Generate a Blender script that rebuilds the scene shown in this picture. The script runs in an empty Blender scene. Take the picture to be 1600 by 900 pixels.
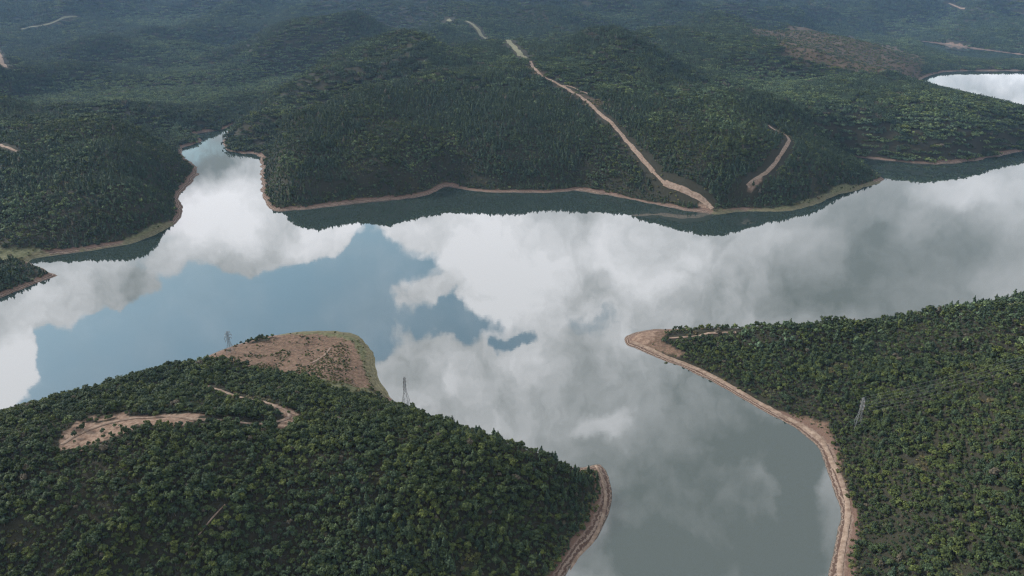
import bpy, math, random
import numpy as np
from mathutils import Vector

random.seed(7)
RNG = np.random.default_rng(7)
S = bpy.context.scene
COL = S.collection
R = math.radians

# ------------------------------------------------------------------ camera
CAM_H, PITCH, FPX = 300.0, R(24.0), 1100.0          # drone height over the lake, tilt, focal length for a 1600 wide frame
cd = bpy.data.cameras.new('camera'); cam = bpy.data.objects.new('camera', cd); COL.objects.link(cam)
cam.location = (0, 0, CAM_H); cam.rotation_euler = (R(90) - PITCH, 0, 0)
cd.sensor_width = 36.0; cd.lens = 36.0 * FPX / 1600.0; cd.clip_start = 1.0; cd.clip_end = 60000.0
S.camera = cam

# ------------------------------------------------------------------ exposure
S.view_settings.view_transform = 'Standard'; S.view_settings.look = 'None'
S.view_settings.exposure = 0.32; S.view_settings.gamma = 1.0
S.cycles.max_bounces = 6; S.cycles.diffuse_bounces = 2; S.cycles.glossy_bounces = 3
S.cycles.volume_bounces = 0; S.cycles.transparent_max_bounces = 8
S.cycles.use_denoising = True; S.cycles.denoising_prefilter = 'NONE'; S.cycles.use_adaptive_sampling = False; S.cycles.pixel_filter_type = 'BLACKMAN_HARRIS'; S.cycles.filter_width = 1.2

# ------------------------------------------------------------------ sun
SUN_EL, SUN_AZ = R(30), R(-70)                       # azimuth from +Y towards +X: the light comes over the hills from ahead and left
sd_ = bpy.data.lights.new('sun', 'SUN'); sun = bpy.data.objects.new('sun', sd_); COL.objects.link(sun)
sd_.energy = 5.0; sd_.angle = R(8); sd_.color = (1.0, 0.95, 0.88)
sdir = Vector((math.sin(SUN_AZ) * math.cos(SUN_EL), math.cos(SUN_AZ) * math.cos(SUN_EL), math.sin(SUN_EL)))
sun.rotation_euler = (-sdir).to_track_quat('-Z', 'Y').to_euler(); sun.location = (0, 0, 900)


class NT:
    """small wrapper for node trees"""
    def __init__(self, tree):
        self.t = tree; tree.nodes.clear()
    def n(self, kind, inputs=None, **props):
        nd = self.t.nodes.new(kind)
        for k, v in props.items():
            setattr(nd, k, v)
        for k, v in (inputs or {}).items():
            s = nd.inputs[k]
            if isinstance(v, bpy.types.NodeSocket):
                self.t.links.new(v, s)
            else:
                s.default_value = v
        return nd
    def math(self, op, a, b=None, c=None, clamp=False):
        i = {0: a}
        if b is not None: i[1] = b
        if c is not None: i[2] = c
        return self.n('ShaderNodeMath', i, operation=op, use_clamp=clamp).outputs[0]
    def mix(self, f, a, b):
        nd = self.n('ShaderNodeMix', data_type='RGBA')
        for k, v in ((0, f), (6, a), (7, b)):
            s = nd.inputs[k]
            if isinstance(v, bpy.types.NodeSocket): self.t.links.new(v, s)
            elif k and len(v) == 3: s.default_value = (*v, 1)
            else: s.default_value = v
        return nd.outputs[2]
    def smooth(self, x, lo, hi):
        return self.n('ShaderNodeMapRange', {0: x, 1: lo, 2: hi, 3: 0.0, 4: 1.0}, interpolation_type='SMOOTHSTEP').outputs[0]
    def noise(self, vec, scale, detail=4, rough=0.5, dist=0.0):
        return self.n('ShaderNodeTexNoise', {'Vector': vec, 'Scale': scale, 'Detail': detail, 'Roughness': rough, 'Distortion': dist})


# ------------------------------------------------------------------ pinhole geometry (photo pixels, 1600 x 900)
CP, SP = math.cos(PITCH), math.sin(PITCH)
def ray(px, py):
    v, w = (px - 800) / FPX, (450 - py) / FPX
    return np.array([v, CP + w * SP, -SP + w * CP])
def at_z(px, py, z):
    d = ray(px, py); t = (z - CAM_H) / d[2]
    return np.array([d[0] * t, d[1] * t])
def at_y(px, py, Y):
    d = ray(px, py); t = Y / d[1]
    return np.array([d[0] * t, Y, CAM_H + d[2] * t])
def project(x, y, z):
    dz = z - CAM_H
    f = y * CP - dz * SP; u = y * SP + dz * CP
    return 800 + FPX * x / f, 450 - FPX * u / f

# ------------------------------------------------------------------ sky: Nishita air with broken cloud over it
W = bpy.data.worlds.new('World'); S.world = W; W.use_nodes = True
w = NT(W.node_tree)
SKY_STRENGTH = 0.12
def build_sky():
    dirv = w.n('ShaderNodeTexCoord').outputs['Generated']
    sky = w.n('ShaderNodeTexSky', sky_type='NISHITA', sun_disc=False, sun_elevation=SUN_EL, sun_rotation=SUN_AZ,
              altitude=300.0, air_density=1.0, dust_density=0.3, ozone_density=1.0)
    sep = w.n('ShaderNodeSeparateXYZ', {0: dirv})
    az = w.math('ARCTAN2', sep.outputs[0], sep.outputs[1])
    el = w.math('ARCSINE', sep.outputs[2])
    flat = w.n('ShaderNodeCombineXYZ', {0: az, 1: el, 2: 0.0}).outputs[0]
    # cloud-deck coordinates keep the billows flatter towards the horizon
    warp = w.noise(flat, 9.0, 5, 0.55)
    wv = w.n('ShaderNodeVectorMath', {0: warp.outputs['Color'], 1: (0.5, 0.5, 0.5)}, operation='SUBTRACT').outputs[0]
    wv = w.n('ShaderNodeVectorMath', {0: wv, 1: (0.15, 0.11, 0.0)}, operation='MULTIPLY').outputs[0]
    p = w.n('ShaderNodeVectorMath', {0: flat, 1: wv}, operation='ADD').outputs[0]
    warp2 = w.noise(flat, 38.0, 5, 0.6)
    wv2 = w.n('ShaderNodeVectorMath', {0: warp2.outputs['Color'], 1: (0.5, 0.5, 0.5)}, operation='SUBTRACT').outputs[0]
    wv2 = w.n('ShaderNodeVectorMath', {0: wv2, 1: (0.035, 0.026, 0.0)}, operation='MULTIPLY').outputs[0]
    p = w.n('ShaderNodeVectorMath', {0: p, 1: wv2}, operation='ADD').outputs[0]
    def ae(px, py):
        d = ray(px, py); d = d / np.linalg.norm(d)
        return math.atan2(d[0], d[1]), math.asin(-d[2])
    def blobs(spec, start):
        acc = start
        for px, py, rx, ry, k in spec:
            a, e = ae(px, py)
            ax = abs(ae(px + rx, py)[0] - ae(px - rx, py)[0]) / 2
            ey = abs(ae(px, py + ry)[1] - ae(px, py - ry)[1]) / 2
            m = w.n('ShaderNodeMapping', {0: p, 1: (a, e, 0), 3: (ax, ey, 1)}, vector_type='TEXTURE').outputs[0]
            g = w.n('ShaderNodeTexGradient', {0: m}, gradient_type='SPHERICAL').outputs['Fac']
            acc = w.math('MULTIPLY_ADD', w.smooth(g, 0.0, 0.75), k, acc)
        return acc
    fb = w.noise(flat, 5.5, 8, 0.56).outputs['Fac']
    fine = w.noise(p, 15.0, 8, 0.6).outputs['Fac']
    base = w.math('MULTIPLY_ADD', w.math('SUBTRACT', fb, 0.5), 1.1, 0.62)
    base = w.math('MULTIPLY_ADD', w.math('SUBTRACT', fine, 0.5), 0.85, base)
    cover = blobs(COVER, base)
    veil = w.math('MINIMUM', blobs([(1400, 380, 420, 260, 1.2), (1130, 830, 620, 330, 1.4)], 0.0), 1.0)   # the smooth rain-grey sheet on the right
    br = w.math('MULTIPLY_ADD', w.math('SUBTRACT', fine, 0.5), w.math('MULTIPLY_ADD', veil, -0.72, 1.25), 0.47)
    cover = w.math('MULTIPLY_ADD', veil, 0.6, cover)
    br = w.math('MULTIPLY_ADD', w.math('SUBTRACT', fb, 0.5), 0.7, br)
    cov = w.math('MAXIMUM', w.smooth(cover, 0.28, 0.72), w.math('MULTIPLY', w.smooth(fb, 0.35, 0.7), 0.22))
    bright = w.math('MAXIMUM', w.math('MINIMUM', blobs(BRIGHT, br), 1.15), 0.05)
    g = 1.0 / SKY_STRENGTH
    cl = w.mix(bright, tuple(c * g for c in CLOUD_DARK), tuple(c * g for c in CLOUD_LIGHT))
    blue = w.n('ShaderNodeVectorMath', {0: sky.outputs[0], 1: BLUE_GAIN}, operation='MULTIPLY').outputs[0]
    col = w.mix(cov, blue, cl)
    bg = w.n('ShaderNodeBackground', {'Color': col, 'Strength': SKY_STRENGTH})
    w.n('ShaderNodeOutputWorld', {0: bg.outputs[0]})
# cloud and gap positions, given by where their mirror image lies on the lake: x, y, radius x, radius y, amount
COVER = [
    (430, 480, 300, 95, -1.1), (250, 520, 230, 90, -0.9), (520, 500, 160, 110, -0.8), (640, 420, 80, 70, -0.55), (580, 390, 55, 70, -0.5),
    (700, 500, 90, 45, -0.7), (795, 530, 45, 22, -0.75), (360, 560, 330, 70, -0.6), (90, 580, 90, 60, -0.4),
    (340, 315, 100, 80, 0.9), (390, 370, 95, 60, 0.8), (500, 385, 80, 48, 0.8), (640, 360, 110, 60, 0.5), (380, 420, 30, 30, 0.4),
    (60, 480, 130, 70, 1.0), (20, 570, 55, 80, 1.0), (215, 470, 110, 45, 1.15), (120, 440, 90, 45, 0.8), (540, 440, 50, 30, 0.25),
    (660, 470, 60, 50, 0.45), (860, 400, 300, 120, 0.7), (820, 600, 330, 100, 0.6), (1250, 400, 400, 260, 0.8), (1100, 750, 400, 260, 0.8),
]
BRIGHT = [
    (340, 340, 150, 80, 0.4), (320, 245, 110, 60, -0.4), (500, 385, 110, 60, 0.45), (60, 490, 130, 90, 0.3), (20, 590, 80, 80, 0.9), (720, 380, 240, 90, 0.45),
    (990, 400, 130, 90, 0.35), (850, 470, 260, 120, 0.3), (780, 440, 160, 80, 0.2), (940, 455, 60, 35, -0.3), (760, 580, 160, 60, 0.2), (700, 640, 200, 90, 0.15), (950, 655, 60, 30, 0.4),
    (1400, 470, 330, 110, -0.32), (1250, 430, 220, 70, -0.12), (1150, 620, 220, 130, -0.3), (1100, 800, 330, 190, -0.42), (1190, 770, 90, 65, 0.15), (1000, 890, 160, 90, -0.35), (1265, 720, 70, 130, -0.4), (1250, 870, 100, 60, -0.2), (1300, 400, 260, 90, 0.12), (1400, 320, 250, 50, 0.2),
    (1400, 340, 300, 120, -0.35), (1500, 310, 130, 40, 0.25), (1550, 135, 160, 30, -0.25), (1250, 330, 250, 60, -0.05), (930, 640, 60, 60, -0.1), (200, 470, 120, 50, -0.25),
]
CLOUD_DARK, CLOUD_LIGHT, BLUE_GAIN = (0.31, 0.345, 0.335), (1.95, 1.92, 1.95), (2.2, 2.15, 1.7)
build_sky()

# ------------------------------------------------------------------ helpers
def link_mesh(name, me, mats, parent=None):
    o = bpy.data.objects.new(name, me); COL.objects.link(o)
    for m in (mats if isinstance(mats, (list, tuple)) else [mats]):
        if m.name not in [x.name for x in me.materials if x]: me.materials.append(m)
    if parent is not None: o.parent = parent
    return o
def tag(o, label=None, cat=None, group=None, kind=None):
    for k, v in (('label', label), ('category', cat), ('group', group), ('kind', kind)):
        if v: o[k] = v
    return o
def mesh_np(name, V, F, smooth=False):
    """mesh from arrays; F is an (n,3) or (n,4) index array"""
    V = np.asarray(V, np.float32); F = np.asarray(F, np.int32)
    me = bpy.data.meshes.new(name); k = F.shape[1]
    me.vertices.add(len(V)); me.vertices.foreach_set('co', V.ravel())
    me.loops.add(F.size); me.loops.foreach_set('vertex_index', F.ravel())
    me.polygons.add(len(F)); me.polygons.foreach_set('loop_start', np.arange(0, F.size, k, dtype=np.int32))
    if smooth: me.polygons.foreach_set('use_smooth', np.ones(len(F), bool))
    me.update(calc_edges=True)
    return me
def hash2(ix, iy, seed):
    h = (ix.astype(np.int64) * 374761393 + iy.astype(np.int64) * 668265263 + seed * 974634541) & 0xffffffff
    h = ((h ^ (h >> 13)) * 1274126177) & 0xffffffff
    return ((h ^ (h >> 16)) & 0xffff) / 65535.0
def vnoise(x, y, seed=0):
    ix, iy = np.floor(x), np.floor(y); fx, fy = x - ix, y - iy
    u, v = fx * fx * fx * (fx * (fx * 6 - 15) + 10), fy * fy * fy * (fy * (fy * 6 - 15) + 10)
    a, b, c, d = hash2(ix, iy, seed), hash2(ix + 1, iy, seed), hash2(ix, iy + 1, seed), hash2(ix + 1, iy + 1, seed)
    return (a + (b - a) * u) * (1 - v) + (c + (d - c) * u) * v
def fbm(x, y, octs=4, seed=0):
    s, a, t = 0, 1.0, 0
    for k in range(octs):
        s = s + a * vnoise(x * 2 ** k + 17.3 * k, y * 2 ** k - 9.1 * k, seed + k); t += a; a *= 0.5
    return s / t
def sstep(x, a, b):
    t = np.clip((x - a) / (b - a), 0, 1); return t * t * (3 - 2 * t)
def inside(poly, x, y):
    poly = np.asarray(poly); r = np.zeros(x.shape, bool); n = len(poly)
    for i in range(n):
        x0, y0 = poly[i]; x1, y1 = poly[(i + 1) % n]
        if y0 == y1: continue
        c = (y0 > y) != (y1 > y)
        r ^= c & (x < (x1 - x0) * (y - y0) / (y1 - y0) + x0)
    return r
def catmull(P, k):
    P = np.asarray(P, float); out = []
    n = len(P)
    for i in range(n - 1):
        p0, p1, p2, p3 = P[max(i - 1, 0)], P[i], P[i + 1], P[min(i + 2, n - 1)]
        for t in np.arange(k) / k:
            out.append(0.5 * (2 * p1 + (p2 - p0) * t + (2 * p0 - 5 * p1 + 4 * p2 - p3) * t * t + (3 * p1 - p0 - 3 * p2 + p3) * t ** 3))
    out.append(P[-1])
    return np.array(out)

def resample(P, step):
    P = catmull(P, 6); s = np.append(0, np.cumsum(np.hypot(*np.diff(P, axis=0).T))); n = max(int(s[-1] / step), 6)
    q = np.linspace(0, s[-1], n); return np.stack([np.interp(q, s, P[:, 0]), np.interp(q, s, P[:, 1])], 1)

# ------------------------------------------------------------------ shorelines of the lake, traced at water level
shore_A = [(700, 1500), (800, 1150), (850, 970), (885, 900), (905, 868), (935, 840), (950, 805), (955, 780), (950, 745), (938, 725), (922, 729),
           (900, 731), (860, 724), (800, 709), (720, 684), (660, 657), (622, 632), (605, 613), (592, 592), (588, 570), (583, 550), (568, 532), (545, 520), (500, 516),
           (450, 520), (400, 530), (360, 542), (322, 557), (260, 587), (190, 608), (100, 632), (0, 664), (-100, 694), (-300, 720), (-700, 760)]
shore_C = [(-500, 560), (-250, 520), (-90, 495), (0, 466), (45, 447), (75, 436), (90, 431), (84, 426), (60, 416), (45, 408), (60, 402), (110, 396), (150, 390), (200, 382),
           (240, 368), (270, 352), (283, 340), (287, 322), (280, 306), (299, 286), (311, 265), (298, 254), (285, 243), (284, 232), (300, 226), (316, 219),
           (304, 212), (316, 207), (345, 203), (364, 194), (372, 191), (361, 202), (352, 214), (349, 226), (356, 235), (378, 240), (402, 242), (407, 258), (408, 288), (412, 310),
           (420, 324), (432, 330), (470, 328), (540, 320), (600, 314), (645, 309), (675, 303), (690, 294), (705, 292), (740, 299), (800, 301), (860, 301), (895, 298),
           (930, 302), (990, 312), (1050, 325), (1100, 333), (1125, 335), (1150, 331), (1200, 331), (1240, 328), (1280, 318), (1310, 304), (1345, 296),
           (1378, 284), (1382, 279), (1366, 268), (1340, 252), (1318, 243), (1350, 247), (1390, 251), (1460, 257), (1530, 250), (1600, 236), (1700, 218),
           (1800, 190), (1760, 178), (1660, 176), (1600, 170), (1540, 155), (1480, 146), (1450, 140), (1437, 132), (1444, 122), (1478, 112), (1540, 111), (1620, 111),
           (1800, 113), (2000, 118)]
shore_B = [(2600, 300), (2000, 395), (1800, 435), (1700, 463), (1600, 483), (1500, 499), (1420, 513), (1300, 518), (1200, 519), (1110, 516), (1045, 514), (1010, 516),
           (985, 521), (975, 530), (981, 540), (1010, 552), (1050, 568), (1100, 590), (1150, 618), (1200, 648), (1240, 668), (1262, 685), (1280, 702),
           (1296, 745), (1310, 785), (1312, 820), (1304, 860), (1298, 900), (1292, 960), (1280, 1150), (1300, 1500)]
pools = []
main = np.array([at_z(a, b, 0) for a, b in shore_A + shore_C + shore_B])
main = catmull(main, 2)
channel_px = [(1380, 58), (1420, 62), (1460, 67), (1530, 77), (1600, 86), (1800, 104), (1800, 108), (1600, 94), (1540, 95), (1500, 91), (1460, 80), (1420, 68)]
channel = np.array([at_z(a, b, 0) for a, b in channel_px])
pools = [main, channel]

def shore_dist(x, y):
    """signed distance to the water's edge, positive on land"""
    x0, y0 = x, y
    far = np.hypot(x, y)
    amp = np.clip(far / 400.0, 0.6, 3.5)
    x = x0 + amp * 3.2 * (fbm(x0 / 16.0, y0 / 16.0, 3, 5) - 0.5)
    y = y0 + amp * 3.2 * (fbm(x0 / 16.0, y0 / 16.0, 3, 9) - 0.5)
    best = np.full(x.shape, 1e18); wet = np.zeros(x.shape, bool)
    for poly in pools:
        A = poly; B = np.roll(poly, -1, 0)
        for (ax, ay), (bx, by) in zip(A, B):
            ex, ey = bx - ax, by - ay; L = ex * ex + ey * ey
            if L < 1e-9: continue
            t = np.clip(((x - ax) * ex + (y - ay) * ey) / L, 0, 1)
            d = (x - ax - t * ex) ** 2 + (y - ay - t * ey) ** 2
            np.minimum(best, d, out=best)
        wet ^= inside(poly, x, y)
    d = np.sqrt(best)
    return np.where(wet, -d, d)

# ------------------------------------------------------------------ spot heights
ctl = []
def cz(*pts):
    for px, py, z in pts:
        q = at_z(px, py, z); ctl.append((q[0], q[1], z))
def cy(*pts):
    for px, py, Y in pts:
        q = at_y(px, py, Y); ctl.append(tuple(q))
# near hill on the left
cz((150, 672, 52), (250, 662, 54), (440, 662, 46), (350, 655, 50), (0, 690, 56), (80, 705, 54), (300, 610, 30), (450, 600, 24), (550, 600, 12), (560, 575, 7),
   (500, 560, 8), (430, 555, 9), (400, 546, 6), (500, 540, 6), (190, 595, 27), (100, 617, 32), (0, 649, 36), (260, 573, 20), (-150, 690, 30), (0, 900, 30), (200, 900, 28), (400, 900, 22),
   (600, 900, 17), (740, 900, 12), (830, 900, 6), (400, 780, 40), (550, 780, 34), (700, 770, 33), (850, 770, 18), (600, 690, 42), (520, 660, 41), (850, 710, 25),
   (700, 662, 37), (640, 637, 27), (780, 688, 36), (200, 780, 48), (0, 790, 46), (905, 738, 11), (-300, 760, 40), (-200, 950, 30), (400, 1100, 10), (650, 1100, 6), (0, 1100, 18))
# near hill on the right
cz((1200, 507, 18), (1300, 501, 22), (1110, 507, 11), (1400, 496, 26), (1500, 479, 34), (1600, 463, 43), (1720, 445, 52), (1340, 668, 13), (1300, 640, 12), (1260, 610, 13), (1200, 575, 13), (1120, 545, 8),
   (1300, 550, 20), (1450, 550, 32), (1600, 560, 60), (1600, 700, 62), (1500, 620, 44), (1500, 800, 36), (1600, 900, 44), (1400, 800, 17), (1420, 690, 27), (1380, 900, 12),
   (1450, 900, 22), (1700, 600, 80), (1800, 700, 90), (1700, 900, 60), (1900, 550, 90), (1500, 1200, 20))
# far shore, left hill
for px_, s_ in ((10, -10), (60, -12), (110, -15), (160, -5), (200, 0)):
    cy((px_, 352, 830 + s_), (px_, 318, 862 + s_), (px_, 286, 905 + s_))
cy((200, 240, 1010), (100, 236, 1000), (0, 236, 1000), (250, 250, 1080), (-150, 250, 1050), (-150, 350, 900))
cz((70, 385, 9), (0, 385, 12), (0, 402, 3), (30, 404, 2.5), (0, 435, 9), (-80, 450, 11), (240, 340, 14), (270, 275, 12))
# central hill
for px_, s_ in ((450, -65), (510, -60), (570, -55), (630, -45), (700, -5), (770, -5), (840, 5), (900, 0), (960, -15), (1020, -45), (1080, -80), (1150, -85)):
    cy((px_, 272, 1060 + s_ * 0.9), (px_, 242, 1095 + s_ * 0.8), (px_, 218, 1135 + s_ * 0.7), (px_, 178, 1235 + s_ * 0.5))
cy((700, 130, 1420), (830, 100, 1560), (760, 66, 2050), (700, 34, 2900), (900, 140, 1370), (1000, 125, 1440), (1100, 130, 1420), (1230, 215, 1130), (1290, 262, 1050), (1240, 170, 1270),
   (1000, 90, 1800), (1150, 95, 1780))
# hill on the right behind the bay, and the heath hill
for px_, s_ in ((1400, 15), (1460, -10), (1530, 10), (1590, 60)):
    cy((px_, 232, 1233 + s_), (px_, 211, 1266 + s_), (px_, 192, 1308 + s_), (px_, 165 + max(0, px_ - 1530) * 0.1, 1395 + s_ * 0.5))
cy((1350, 180, 1330), (1300, 140, 1580), (1400, 120, 1900), (1300, 90, 2150), (1200, 60, 2500), (1290, 52, 2650), (1400, 82, 2430), (1440, 105, 2250))
cz((1520, 102, 12), (1460, 98, 18), (1600, 102, 10), (1440, 75, 20))
# back country: crests with a hollow behind them
def crest(dY, dz, *pts):
    for px, py, Y in pts:
        q = at_y(px, py, Y); ctl.append(tuple(q)); k = (Y + dY) / Y; ctl.append((q[0] * k, q[1] * k, max(q[2] - dz, 6.0)))
crest(150, 50, (-80, 172, 1340), (20, 180, 1300), (100, 188, 1250), (168, 186, 1230), (228, 209, 1190))
cy((150, 165, 1540), (250, 180, 1500), (50, 155, 1620), (310, 186, 1510))
crest(190, 55, (-100, 112, 1800), (0, 121, 1740), (80, 128, 1720), (147, 141, 1690), (245, 153, 1650), (320, 178, 1560))
cy((60, 112, 2050), (200, 128, 1960), (290, 140, 1860), (340, 160, 1700))
crest(260, 60, (0, 84, 2250), (110, 88, 2200), (228, 112, 2080), (300, 96, 2150), (370, 86, 2250))
crest(120, 30, (428, 226, 1185), (470, 193, 1240), (520, 168, 1300), (575, 148, 1370), (640, 126, 1450))
cy((415, 192, 1400), (480, 152, 1510), (560, 120, 1600))
crest(230, 55, (385, 182, 1430), (450, 136, 1620), (560, 100, 1800), (680, 80, 1980))
cy((480, 85, 2300), (560, 72, 2350), (400, 78, 2500))
crest(400, 75, (150, 58, 2700), (300, 50, 2850), (440, 56, 2700), (560, 48, 2750), (620, 55, 2500))
crest(350, 70, (860, 62, 2250), (940, 68, 2150), (1020, 56, 2300), (1110, 40, 2600), (1185, 44, 2600), (1290, 53, 2560))
cy((1000, 15, 3700), (700, 8, 3900), (400, 8, 4000), (100, 10, 3900), (1200, 25, 3700), (1450, 40, 3500), (1600, 40, 3500), (1350, 15, 4200), (1600, 5, 4400), (-300, 80, 2300), (1900, 60, 3200), (850, 25, 3200))
for a in range(-110, 111, 12):
    for r_, z_ in ((6200, 215), (9000, 330), (14000, 380)):
        ctl.append((r_ * math.sin(R(a)), r_ * math.cos(R(a)), z_))
for a in (-170, -140, -110, -80, 80, 110, 140, 170):
    for r_ in (120, 400, 1200):
        ctl.append((r_ * math.sin(R(a)), r_ * math.cos(R(a)), 25.0))
for q in np.concatenate([main[::2], channel]):
    ctl.append((q[0], q[1], 1.5))
ctl = np.array(ctl)
def lp(x, y):
    return np.arctan2(x, y), 0.5 * np.log(x * x + y * y)
def solve_rbf():
    a, b = lp(ctl[:, 0], ctl[:, 1]); c = 0.022
    d = np.sqrt((a[:, None] - a) ** 2 + (b[:, None] - b) ** 2 + c * c)
    n = len(a); M = np.zeros((n + 1, n + 1)); M[:n, :n] = -d - np.eye(n) * -0.004; M[:n, n] = 1; M[n, :n] = 1
    s = np.linalg.solve(M, np.append(ctl[:, 2], 0)); return a, b, c, s
RA, RB, RC, RS = solve_rbf()
def rbf(x, y):
    a, b = lp(x, y); a, b = a.astype(np.float32), b.astype(np.float32)
    out = np.full(x.shape, RS[-1], np.float32)
    for ca, cb, k in zip(RA, RB, RS[:-1]):
        out -= np.float32(k) * np.sqrt((a - np.float32(ca)) ** 2 + (b - np.float32(cb)) ** 2 + np.float32(RC * RC))
    return out.astype(float)

# ------------------------------------------------------------------ ground: one sheet, finer where it is nearer
th = np.concatenate([np.linspace(-180, -62, 60)[:-1], np.linspace(-62, -48, 60)[:-1], np.linspace(-48, 48, 520)[:-1], np.linspace(48, 62, 60)[:-1], np.linspace(62, 180, 60)])
th = np.radians(th)
lr = np.concatenate([np.linspace(math.log(15), math.log(150), 24)[:-1], np.linspace(math.log(150), math.log(2000), 430)[:-1], np.linspace(math.log(2000), math.log(16000), 190)])
TH, LR = np.meshgrid(th, lr)
GX, GY = np.exp(LR) * np.sin(TH), np.exp(LR) * np.cos(TH)
SD = shore_dist(GX.ravel(), GY.ravel()).reshape(GX.shape)
CALM = [(1470, 150, 1500, 480), (1440, 118, 2000, 380), (1500, 88, 2900, 700), (1560, 70, 3500, 600), (822, 92, 1600, 220), (790, 79, 1800, 220), (760, 66, 2050, 260), (730, 50, 2450, 300), (700, 34, 2900, 400), (1290, 60, 2450, 420), (1400, 95, 2250, 350), (-20, 62, 2400, 350), (60, 44, 2800, 400), (120, 26, 3300, 450), (1000, 200, 1240, 260), (900, 150, 1380, 200)]
def relief(x, y, sd):
    r = np.hypot(x, y)
    near = (fbm(x / 60.0, y / 60.0, 3, 21) - 0.5) * 12.0 * sstep(sd, 14, 60)
    g = 1 - np.abs(2 * fbm(x / 560.0 + 3, y / 560.0, 2, 31) - 1)
    mid = (g - 0.70) * 200.0 * sstep(sd, 90, 400) * sstep(r, 1100, 1800)
    mid = mid + (fbm(x / 150.0, y / 150.0, 1, 37) - 0.5) * 26.0 * sstep(sd, 40, 180) * sstep(r, 700, 1000)
    calm = np.ones(x.shape)
    for px_, py_, Y_, rad in CALM:
        q = at_y(px_, py_, Y_); calm = np.minimum(calm, sstep(np.hypot(x - q[0], y - q[1]), rad * 0.4, rad))
    return near + mid * calm
def bank_scale(x, y):
    r = np.hypot(x, y); n = fbm(x / 60.0, y / 60.0, 3, 55)
    n = np.where(r > 2300, 0.45, n)
    return (0.25 + 1.5 * n) * np.where(r > 620, np.where(r > 2300, 1.0, 0.72), 0.82)
steep_lines = [np.array([at_z(a, b, 0) for a, b in P]) for P in (
    [(905, 731), (860, 724), (800, 709), (720, 684), (660, 657), (622, 632)], [(290, 574), (260, 587), (190, 608), (100, 632), (0, 664), (-100, 694)],
    [(1800, 440), (1700, 463), (1600, 483), (1500, 499), (1420, 513), (1300, 518), (1200, 519), (1110, 516)])]
def steep_side(x, y):
    m = np.zeros(x.shape, bool)
    for P in steep_lines:
        for q in resample(P, 8.0): m |= (x - q[0]) ** 2 + (y - q[1]) ** 2 < 900
    return m
def height(x, y, sd):
    top = rbf(x, y) + relief(x, y, sd)
    step = 0.5 + 0.5 * np.sin(sd * 1.15 + 5 * fbm(x / 30, y / 30, 2, 77))
    bank = np.where(sd < 3.5, sd * 0.32, 1.12 + (np.minimum(sd, 14) - 3.5) * 0.36) + 0.22 * step * sstep(sd, 1.5, 4)
    bank = bank + np.clip(sd - 14, 0, 80) * 0.10
    k = np.where(steep_side(x, y), sstep(sd, 2, 20), sstep(sd, 9, 38))
    land = bank * (1 - k) + np.maximum(top, 4.0) * k
    return np.where(sd < 0, np.maximum(sd * 0.4, -9.0), land)
GZ = height(GX.ravel(), GY.ravel(), SD.ravel()).reshape(GX.shape)

def grid_sample(A, x, y):
    t = np.interp(np.arctan2(x, y), th, np.arange(len(th))); u = np.interp(0.5 * np.log(x * x + y * y), lr, np.arange(len(lr)))
    i = np.clip(u.astype(int), 0, len(lr) - 2); j = np.clip(t.astype(int), 0, len(th) - 2); fu, ft = u - i, t - j
    return (A[i, j] * (1 - ft) + A[i, j + 1] * ft) * (1 - fu) + (A[i + 1, j] * (1 - ft) + A[i + 1, j + 1] * ft) * fu
def ground(x, y):
    return grid_sample(GZ, np.asarray(x, float), np.asarray(y, float))
def hit(px, py):
    """where the line of sight through a photo pixel meets the ground"""
    d = ray(px, py); h = math.hypot(d[0], d[1])
    t = np.exp(np.linspace(math.log(120), math.log(13000), 3000)) / h
    below = CAM_H + d[2] * t < np.maximum(ground(d[0] * t, d[1] * t), 0.0)
    k = int(np.argmax(below)) if below.any() else len(t) - 1
    return np.array([d[0] * t[k], d[1] * t[k]])
def hits(P): return np.array([hit(a, b) for a, b in P])

zones = {
    'heath': [[(318, 558), (400, 534), (470, 518), (535, 519), (572, 545), (590, 614), (560, 608), (520, 597), (470, 590), (430, 583), (380, 572), (330, 563)],
              [(1165, 42), (1230, 44), (1330, 55), (1410, 78), (1450, 100), (1440, 128), (1380, 122), (1300, 104), (1220, 85)],
              [(1000, 514), (1060, 512), (1040, 535), (1075, 552), (1040, 556), (990, 535)],
              [(1250, 650), (1290, 655), (1302, 690), (1275, 690), (1235, 660)],
              [(815, 100), (845, 108), (860, 125), (830, 122)], [(865, 130), (930, 152), (960, 170), (920, 165)]],
    'grass': [[(525, 508), (600, 520), (625, 615), (600, 622), (582, 606), (568, 565), (552, 535), (500, 522), (440, 526), (430, 516)],
              [(-30, 392), (60, 390), (110, 393), (60, 410), (-30, 412)],
              [(1108, 340), (1118, 326), (1180, 326), (1240, 321), (1290, 303), (1370, 280), (1400, 280), (1330, 312), (1240, 336)],
              [(500, 592), (540, 598), (600, 622), (560, 620), (510, 604)],
              [(60, 406), (200, 378), (262, 345), (275, 355), (200, 392), (60, 412)]],
    'bare': [[(90, 704), (94, 676), (112, 662), (150, 660), (200, 652), (262, 645), (320, 648), (300, 662), (240, 666), (195, 678), (155, 692), (118, 706)],
             [(124, 656), (150, 647), (205, 643), (205, 650), (150, 655)],
             [(415, 629), (440, 632), (472, 650), (450, 670), (425, 668), (440, 650)],
             [(974, 530), (1000, 516), (1040, 514), (1030, 530), (1010, 540), (985, 544)],
             [(1165, 292), (1185, 275), (1195, 280), (1180, 298)], [(1085, 312), (1105, 318), (1120, 332), (1100, 330)]],
}
zone_w = {k: [hits(p) for p in v] for k, v in zones.items()}
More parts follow.
